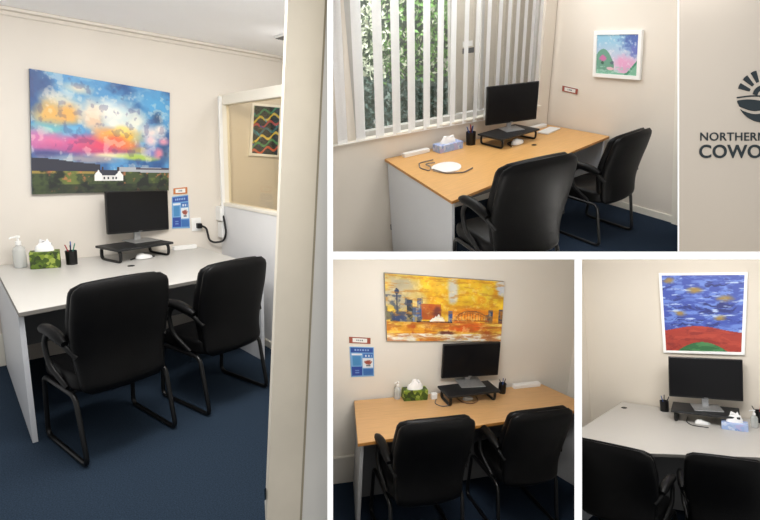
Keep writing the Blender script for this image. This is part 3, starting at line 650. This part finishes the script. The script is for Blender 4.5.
cable('B', 'grey_cable', 'thin brown grey cable curving round the front of the white oval mat', [(.22, -.42, .75), (.25, -.56, .738), (.38, -.66, .738), (.52, -.62, .738)], .006, M['cable'])
mouse('B', 'white mouse in front of the black riser on the beech desk below the blinds', (1.40, -.36, .73), .2, M['plasticwhite'], 1.5)
cable('B', 'black_cable', 'short black cable around the white mouse below the blinds', [(1.27, -.40, .735), (1.33, -.28, .735), (1.46, -.27, .735), (1.52, -.34, .735)], .006, M['cableblack'])
bar('B', 'power_strip', 'white strip in the far corner of the beech desk right of the monitor', (1.88, -.09), (2.14, -.10), .07, .035, M['plasticwhite'], 'power strip')
bar('B', 'notepad', 'flat white pad in front of the white strip right of the monitor', (1.86, -.30), (2.13, -.25), .13, .018, M['plasticwhite'], 'notepad')
t = thing('B', 'door_sign', 'small red framed white name plate on the wall right of the blinds', 'sign', (2.25, -.31, 1.134)); panel('plate', [(-.008, .10, .038), (-.008, -.10, .020), (-.008, -.10, -.038), (-.008, .10, -.020)], .007, p_sign((156, 82, 70)), 40, 16, M['print'], t)
t = thing('B', 'framed_picture', 'white framed picture of pastel green hills under a pink and blue sky', 'picture', (2.25, -.80, 1.51)); q = [(-.024, .8 - .57, .178), (-.024, .8 - 1.0, .188), (-.024, .8 - 1.045, -.175), (-.024, .8 - .61, -.18)]
panel('artwork', q, .015, p_hills, 110, 90, M['paint'], t); bm = B_(); frame_ring(bm, q, .034, .022, .010); new_obj('frame', bm, M['white'], t)
t = thing('B', 'power_socket', 'white double socket low on the wall behind the far chair', 'socket', (2.25, -.90, .14)); bm = B_(); box(bm, (-.006, 0, 0), (.012, .12, .08), .003); new_obj('plate', bm, M['plasticwhite'], t)
make_chair('B', 'large black padded chair nearest the viewer at the beech desk below the blinds', (.045, -1.545, 0), -.20, 1.19, 'black chairs in the office with the blinds')
make_chair('B', 'black padded chair at the far end of the beech desk beside the hills picture', (1.53, -1.30, 0), .0, 1.02, 'black chairs in the office with the blinds')

# ================================================================ OFFICE C : beech desk, harbour painting
bm = B_(); box(bm, (.9, .03, 1.1), (4.4, .06, 2.4)); struct('C', 'wall_back', bm, M['wallC'])
bm = B_(); box(bm, (2.09, -1.0, 1.1), (.06, 2.0, 2.4)); struct('C', 'wall_right', bm, M['wallC'])
bm = B_(); box(bm, (.9, -1.0, -.03), (4.4, 2.6, .06)); struct('C', 'floor', bm, M['carpetB'])
bm = B_(); box(bm, (.9, -.01, .12), (2.3, .02, .24), .004); box(bm, (.9, -.016, .235), (2.3, .03, .02), .004); struct('C', 'baseboard_back', bm, M['wallC'])
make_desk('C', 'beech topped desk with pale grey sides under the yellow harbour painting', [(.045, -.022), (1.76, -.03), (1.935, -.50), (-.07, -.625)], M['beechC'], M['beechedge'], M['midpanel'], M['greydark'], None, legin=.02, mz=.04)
t = thing('C', 'canvas_painting', 'wide yellow and orange canvas of a harbour skyline with an arched bridge', 'painting', (.77, 0, 1.46))
panel('canvas', [(p[0] - .77, -.034, p[1] - 1.46) for p in ((.24, 1.77), (1.28, 1.68), (1.30, 1.16), (.29, 1.22))], .032, p_harbour, 190, 110, M['paint'], t, edge=(150, 146, 138))
t = thing('C', 'door_sign', 'red framed white name plate above the blue notice left of the harbour painting', 'sign', (.075, 0, 1.23)); panel('plate', [(-.088, -.008, .034), (.085, -.008, .014), (.087, -.008, -.036), (-.085, -.008, -.018)], .007, p_sign((156, 84, 66)), 50, 18, M['print'], t)
t = thing('C', 'wall_notice', 'blue printed notice left of the yellow harbour painting', 'notice', (.10, 0, 1.05)); panel('sheet', [(-.107, -.006, .132), (.092, -.006, .114), (.106, -.006, -.132), (-.083, -.006, -.126)], .005, p_poster, 70, 90, M['print'], t)
make_riser('C', 'black riser on the beech desk under the harbour painting', (.965, -.175, .73), .05, .47, .20, .10)
make_monitor('C', 'black monitor below the yellow harbour painting', (1.016, -.08, 1.027), -.076, -.018, .499, .295, .83)
make_bottle('C', 'clear pump bottle left of the green tissue box under the harbour painting', (.395, -.05, .73), .82)
make_tissue('C', 'green leaf patterned tissue box beside clear bottle on the beech desk', (.535, -.075, .73), -.05, .20, .085, .085, M['leafbox'])
bar('C', 'white_plug', 'small white plug adapter standing left of the riser under the harbour painting', (.665, -.11), (.715, -.11), .035, .05, M['plasticwhite'], 'adapter')
cable('C', 'grey_cable', 'thin dark cable looping from the white plug left of the riser', [(.70, -.14, .74), (.66, -.20, .736), (.70, -.26, .736), (.78, -.25, .736)], .004, M['cable'])
cable('C', 'brown_cable', 'thin brown cable loop lying under the front of the riser below the harbour painting', [(.88, -.14, .735), (.89, -.22, .735), (.96, -.26, .735), (1.04, -.22, .735), (1.05, -.15, .735)], .005, mat('brown_cable', (110, 74, 44), .5, var=.05))
mouse('C', 'white mouse under the riser below the harbour painting', (.965, -.175, .73), .1, M['plasticwhite'], .8)
make_cup('C', 'black pen cup right of the riser under the harbour painting', (1.31, -.115, .73), .85, 0)
make_pens('C', (1.31, -.115, .73), .85, [('penblack', 2.8, .35, .14), ('penblue', 1.4, .1, .15), ('penblack', .3, .35, .145)], 'black cup under the harbour painting')
bar('C', 'power_strip', 'long white strip at the right end of the beech desk under the harbour painting', (1.45, -.055), (1.715, -.05), .05, .035, M['plasticwhite'], 'power strip')
make_chair('C', 'black padded chair pushed in at the left of the desk under the harbour painting', (.372, -.715, 0), .0, 1.035, 'black chairs in the office with the harbour painting')
make_chair('C', 'black padded chair pushed in at the right of the desk under the harbour painting', (1.18, -.66, 0), .03, .985, 'black chairs in the office with the harbour painting')

# ================================================================ OFFICE D : grey desk, blue painting
bm = B_(); box(bm, (1.2, .03, 1.1), (2.95, .06, 3.)); struct('D', 'wall_back', bm, M['wallD'])
bm = B_(); box(bm, (-.30, -1.4, 1.1), (.06, 2.9, 3.)); struct('D', 'wall_left', bm, M['wallD'])
bm = B_(); box(bm, (1.2, -1.4, -.03), (3.0, 3.0, .06)); struct('D', 'floor', bm, M['carpetB'])
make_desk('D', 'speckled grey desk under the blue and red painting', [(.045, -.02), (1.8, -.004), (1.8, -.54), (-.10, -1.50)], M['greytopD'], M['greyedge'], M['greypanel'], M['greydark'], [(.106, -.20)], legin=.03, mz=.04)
t = thing('D', 'framed_painting', 'square white framed painting of blue strokes above a red and green ground', 'painting', (.74, 0, 1.61)); q = [(.44 - .74, -.03, 1.95 - 1.61), (1.055 - .74, -.03, 1.945 - 1.61), (1.005 - .74, -.03, 1.295 - 1.61), (.445 - .74, -.03, 1.265 - 1.61)]
panel('canvas', q, .02, p_blue, 130, 130, M['paint'], t); bm = B_(); frame_ring(bm, q, .022, .028, .006); new_obj('frame', bm, M['white'], t)
make_riser('D', 'black riser on the speckled grey desk', (.752, -.235, .73), .12, .48, .27, .10)
make_monitor('D', 'black monitor directly below the blue and red painting', (.762, -.2, 1.081), .328, .028, .536, .345, .83)
make_cup('D', 'black pen cup left of the riser on the speckled grey desk', (.425, -.12, .73), .95, 0)
make_pens('D', (.425, -.12, .73), .95, [('penblue', 2.8, .3, .14), ('penblack', 1.4, .15, .15), ('penblack', .3, .4, .145)], 'black cup left of the riser on the speckled grey desk')
make_tissue('D', 'pale blue tissue box beside the pump bottle on the speckled grey desk', (.965, -.325, .73), .12, .175, .10, .055, M['bluebox'])
make_bottle('D', 'clear pump bottle right of the pale blue tissue box on the speckled grey desk', (1.085, -.215, .73), .80)
make_cup('D', 'black pen cup partly hidden behind the clear pump bottle on the speckled grey desk', (1.105, -.05, .73), .95, 0)
make_pens('D', (1.105, -.05, .73), .95, [('penblack', 2.8, .5, .14), ('penred', 1.0, .3, .14)], 'black cup behind the clear pump bottle')
mouse('D', 'white mouse under the riser on the speckled grey desk', (.745, -.33, .73), .3, M['plasticwhite'], .95)
cable('D', 'black_cable', 'thin black cable hanging round the white mouse on the speckled grey desk', [(.62, -.20, .735), (.63, -.34, .735), (.68, -.42, .735), (.80, -.41, .735)], .004, M['cableblack'])
cable('D', 'monitor_cable', 'thin black cable across the desk behind the riser below the blue painting', [(.50, -.12, .735), (.56, -.06, .735), (.7, -.05, .735), (.86, -.03, .735), (.98, -.05, .735)], .005, M['cableblack'])
make_chair('D', 'black padded chair at the left of the speckled grey desk, cut by the picture edge', (.395, -1.40, 0), -.05, (1.08, .92, .905), 'black chairs in the office with the blue painting')
make_chair('D', 'black padded chair at the right of the speckled grey desk', (.985, -1.20, 0), .20, .885, 'black chairs in the office with the blue painting')

# ================================================================ LOGO WALL
bm = B_(); box(bm, (2.6, .02, .7), (3., .04, 3.2)); struct('S', 'wall_logo', bm, M['logowall'])
k3 = 3.0 / F
def sp(u, v): return Vector(((u - CX) * k3, 0, -(v - CY) * k3))
t = thing('S', 'logo_emblem', 'round charcoal sunrise emblem on the beige wall above the lettering', 'sign', sp(763, 96)); Rr = 26.6 * k3
def flat(name, polys, parent, th=.006, m=None):
    bm = B_()
    for P in polys:
        a = [bm.verts.new((p[0], -.0005, p[1])) for p in P]; b = [bm.verts.new((p[0], -th, p[1])) for p in P]
        bm.faces.new(a); bm.faces.new(b[::-1])
        for i in range(len(P)): bm.faces.new((a[i], a[(i + 1) % len(P)], b[(i + 1) % len(P)], b[i]))
    return new_obj(name, bm, m or M['logo'], parent)
for i in range(7):
    a = math.radians(157.5 - i * 22.5); w0, w1 = math.radians(4.5), math.radians(6.2); r0, r1 = Rr * .55, Rr * .98
    flat('sun_ray', [[(math.cos(a - w0) * r0, math.sin(a - w0) * r0), (math.cos(a - w1) * r1, math.sin(a - w1) * r1), (math.cos(a) * r1 * 1.01, math.sin(a) * r1 * 1.01), (math.cos(a + w1) * r1, math.sin(a + w1) * r1), (math.cos(a + w0) * r0, math.sin(a + w0) * r0)]], t)
arc = [(math.cos(math.radians(x)) * Rr * .40, math.sin(math.radians(x)) * Rr * .40 - .0) for x in range(170, 9, -10)]
arc2 = [(math.cos(math.radians(x)) * Rr * .27 + Rr * .03, math.sin(math.radians(x)) * Rr * .26 - .004) for x in range(10, 171, 10)]
flat('sun_disc', [arc + arc2], t)
def wave(f_top, f_bot, x0, x1):
    xs = [x0 + (x1 - x0) * i / 24 for i in range(25)]
    return [(x, f_top(x)) for x in xs] + [(x, f_bot(x)) for x in xs[::-1]]
circ = lambda x: -math.sqrt(max(0, Rr * Rr - x * x))
flat('wave_band', [wave(lambda x: -Rr * .03 + Rr * .05 * math.sin(x / Rr * 3 + 2.6) , lambda x: -Rr * .075 + Rr * .05 * math.sin(x / Rr * 3 + 2.6) , -Rr * .99, Rr * .99)], t)
flat('wave_band', [wave(lambda x: -Rr * .20 + Rr * .06 * math.sin(x / Rr * 3 + 3.3), lambda x: max(circ(x) * .98, -Rr * .44 + Rr * .13 * math.sin(x / Rr * 3.2 - .6)), -Rr * .97, Rr * .97)], t)
flat('wave_band', [wave(lambda x: max(circ(x), -Rr * .56 + Rr * .13 * math.sin(x / Rr * 3.2 - .6)), circ, -Rr * .86, Rr * .86)], t)
def text(name, s, u, v, hpx, wpx, off, label):
    cu = bpy.data.curves.new('txt', 'FONT'); cu.body = s; cu.size = 1; cu.offset = off; cu.extrude = .01; cu.space_character = 1.06
    o = bpy.data.objects.new('txt', cu); C.objects.link(o); bpy.context.view_layer.update()
    me = bpy.data.meshes.new_from_object(o.evaluated_get(bpy.context.evaluated_depsgraph_get())); bpy.data.objects.remove(o)
    xs = [p.co.x for p in me.vertices]; ys = [p.co.y for p in me.vertices]; x0, x1, y0, y1 = min(xs), max(xs), min(ys), max(ys)
    sx = wpx * k3 / (x1 - x0); sy = hpx * k3 / (y1 - y0)
    for p in me.vertices: p.co = ((p.co.x - x0) * sx, -.003 - p.co.z * .2, (p.co.y - y0) * sy)
    me.materials.append(M['logo']); o = bpy.data.objects.new(name, me); C.objects.link(o); put(o, 'S', sp(u, v)); tag(o, label, 'lettering'); return o
text('wall_lettering', 'NORTHERN', 700, 140.8, 8.2, 65.5, .006, 'smaller upper charcoal wall lettering below the sunrise emblem')
text('wall_lettering', 'COWORKING', 699, 158.2, 13.4, 120, .018, 'larger bold charcoal wall lettering on the bottom line of the beige wall')

# ================================================================ trim every mesh to the cell its office stands in
bpy.context.view_layer.update()
CI = CAMM.inverted()
def top(o):
    while o.parent: o = o.parent
    return o
for o in [x for x in bpy.data.objects if x.type == 'MESH']:
    r = top(o); pl = OWNER.get(r.name)
    if not pl: continue
    l, rr, tp, bt = CELLS[pl]
    planes = [(Vector((F, -(rr - CX), 0))), (Vector((-F, (l - CX), 0))), (Vector((0, -(bt - CY), -F))), (Vector((0, (tp - CY), F))), Vector((0, -1., 0))]
    mw = CI @ o.matrix_world; V = [mw @ v.co for v in o.data.vertices]; todo = []
    for i, n in enumerate(planes):
        d0 = -.6 if i == 4 else 0
        if any((v.dot(n) - d0 * (1 if i == 4 else 0)) > 1e-6 for v in V): todo.append((n, i))
    if not todo: continue
    if o.data.users > 1: o.data = o.data.copy()
    bm = bmesh.new(); bm.from_mesh(o.data)
    for n, i in todo:
        nl = mw.to_3x3().transposed() @ n
        co = mw.inverted() @ (Vector((0, .6, 0)) if i == 4 else Vector((0, 0, 0)))
        bmesh.ops.bisect_plane(bm, geom=bm.verts[:] + bm.edges[:] + bm.faces[:], dist=1e-5, plane_co=co, plane_no=nl, clear_outer=True)
    if len(bm.faces) == 0:
        bm.free()
        if not o.children: bpy.data.objects.remove(o); continue
        bm = bmesh.new()
    bm.to_mesh(o.data); bm.free()

# ================================================================ light
w = bpy.data.worlds.new('World'); bpy.context.scene.world = w; w.use_nodes = True
bg = w.node_tree.nodes['Background']; bg.inputs[0].default_value = (1, .99, .975, 1); bg.inputs[1].default_value = .55
def area(place, loc, target, size, power, col=(1, .975, .945)):
    L = bpy.data.lights.new('light', 'AREA'); L.shape = 'RECTANGLE'; L.size = size[0]; L.size_y = size[1]; L.energy = power; L.color = col
    o = bpy.data.objects.new('room_or_fill_light', L); C.objects.link(o)
    p = PLACES[place] @ Vector(loc) if place else Vector(loc); q = PLACES[place] @ Vector(target) if place else Vector(target)
    o.location = p; o.rotation_euler = (q - p).to_track_quat('-Z', 'Y').to_euler(); return o
area('A', (.5, -1.9, 2.36), (.6, -1.2, 0), (1.2, .6), 48)
area('A', (2.0, -1.1, 2.30), (2.12, 0, 1.5), (.3, .2), 4)  # added fill for the wall behind the partition glass, no fixture there
area('A', (.0, -3.0, 2.45), (.9, -2.4, .9), (.5, .4), 5)  # added fill aimed at the door jamb, not a known lamp
area('B', (1.1, -1.9, 2.6), (1.1, -.9, .6), (1.2, .6), 35, (1, .98, .965))
area('B', tuple(wp(0, -.45, 3.1)), tuple(wp(.1, -.9, 1.4)), (3., .8), 120, (1, 1, 1))  # added outdoor light over the hedge, in place of sun
area(None, tuple(cam_pt(455, 266, 2.75)), tuple(cam_pt(460, 420, 3.6)), (.8, .35), 23, (1, .98, .96))
area(None, tuple(cam_pt(690, 266, 3.3)), tuple(cam_pt(690, 420, 4.6)), (.9, .4), 27, (1, .985, .965))
area(None, tuple(cam_pt(790, -60, 1.8)), tuple(cam_pt(740, 120, 3.0)), (.7, .5), 6)

sc = bpy.context.scene
sc.view_settings.view_transform = 'Standard'; sc.view_settings.look = 'None'
cam = bpy.data.cameras.new('Camera'); cam.sensor_width = 36; cam.lens = F * 36 / 760; cam.clip_start = .05
co = bpy.data.objects.new('Camera', cam); C.objects.link(co); co.location = (0, 0, CAM_H); co.rotation_euler = (PI / 2 - PITCH, 0, 0)
sc.camera = co
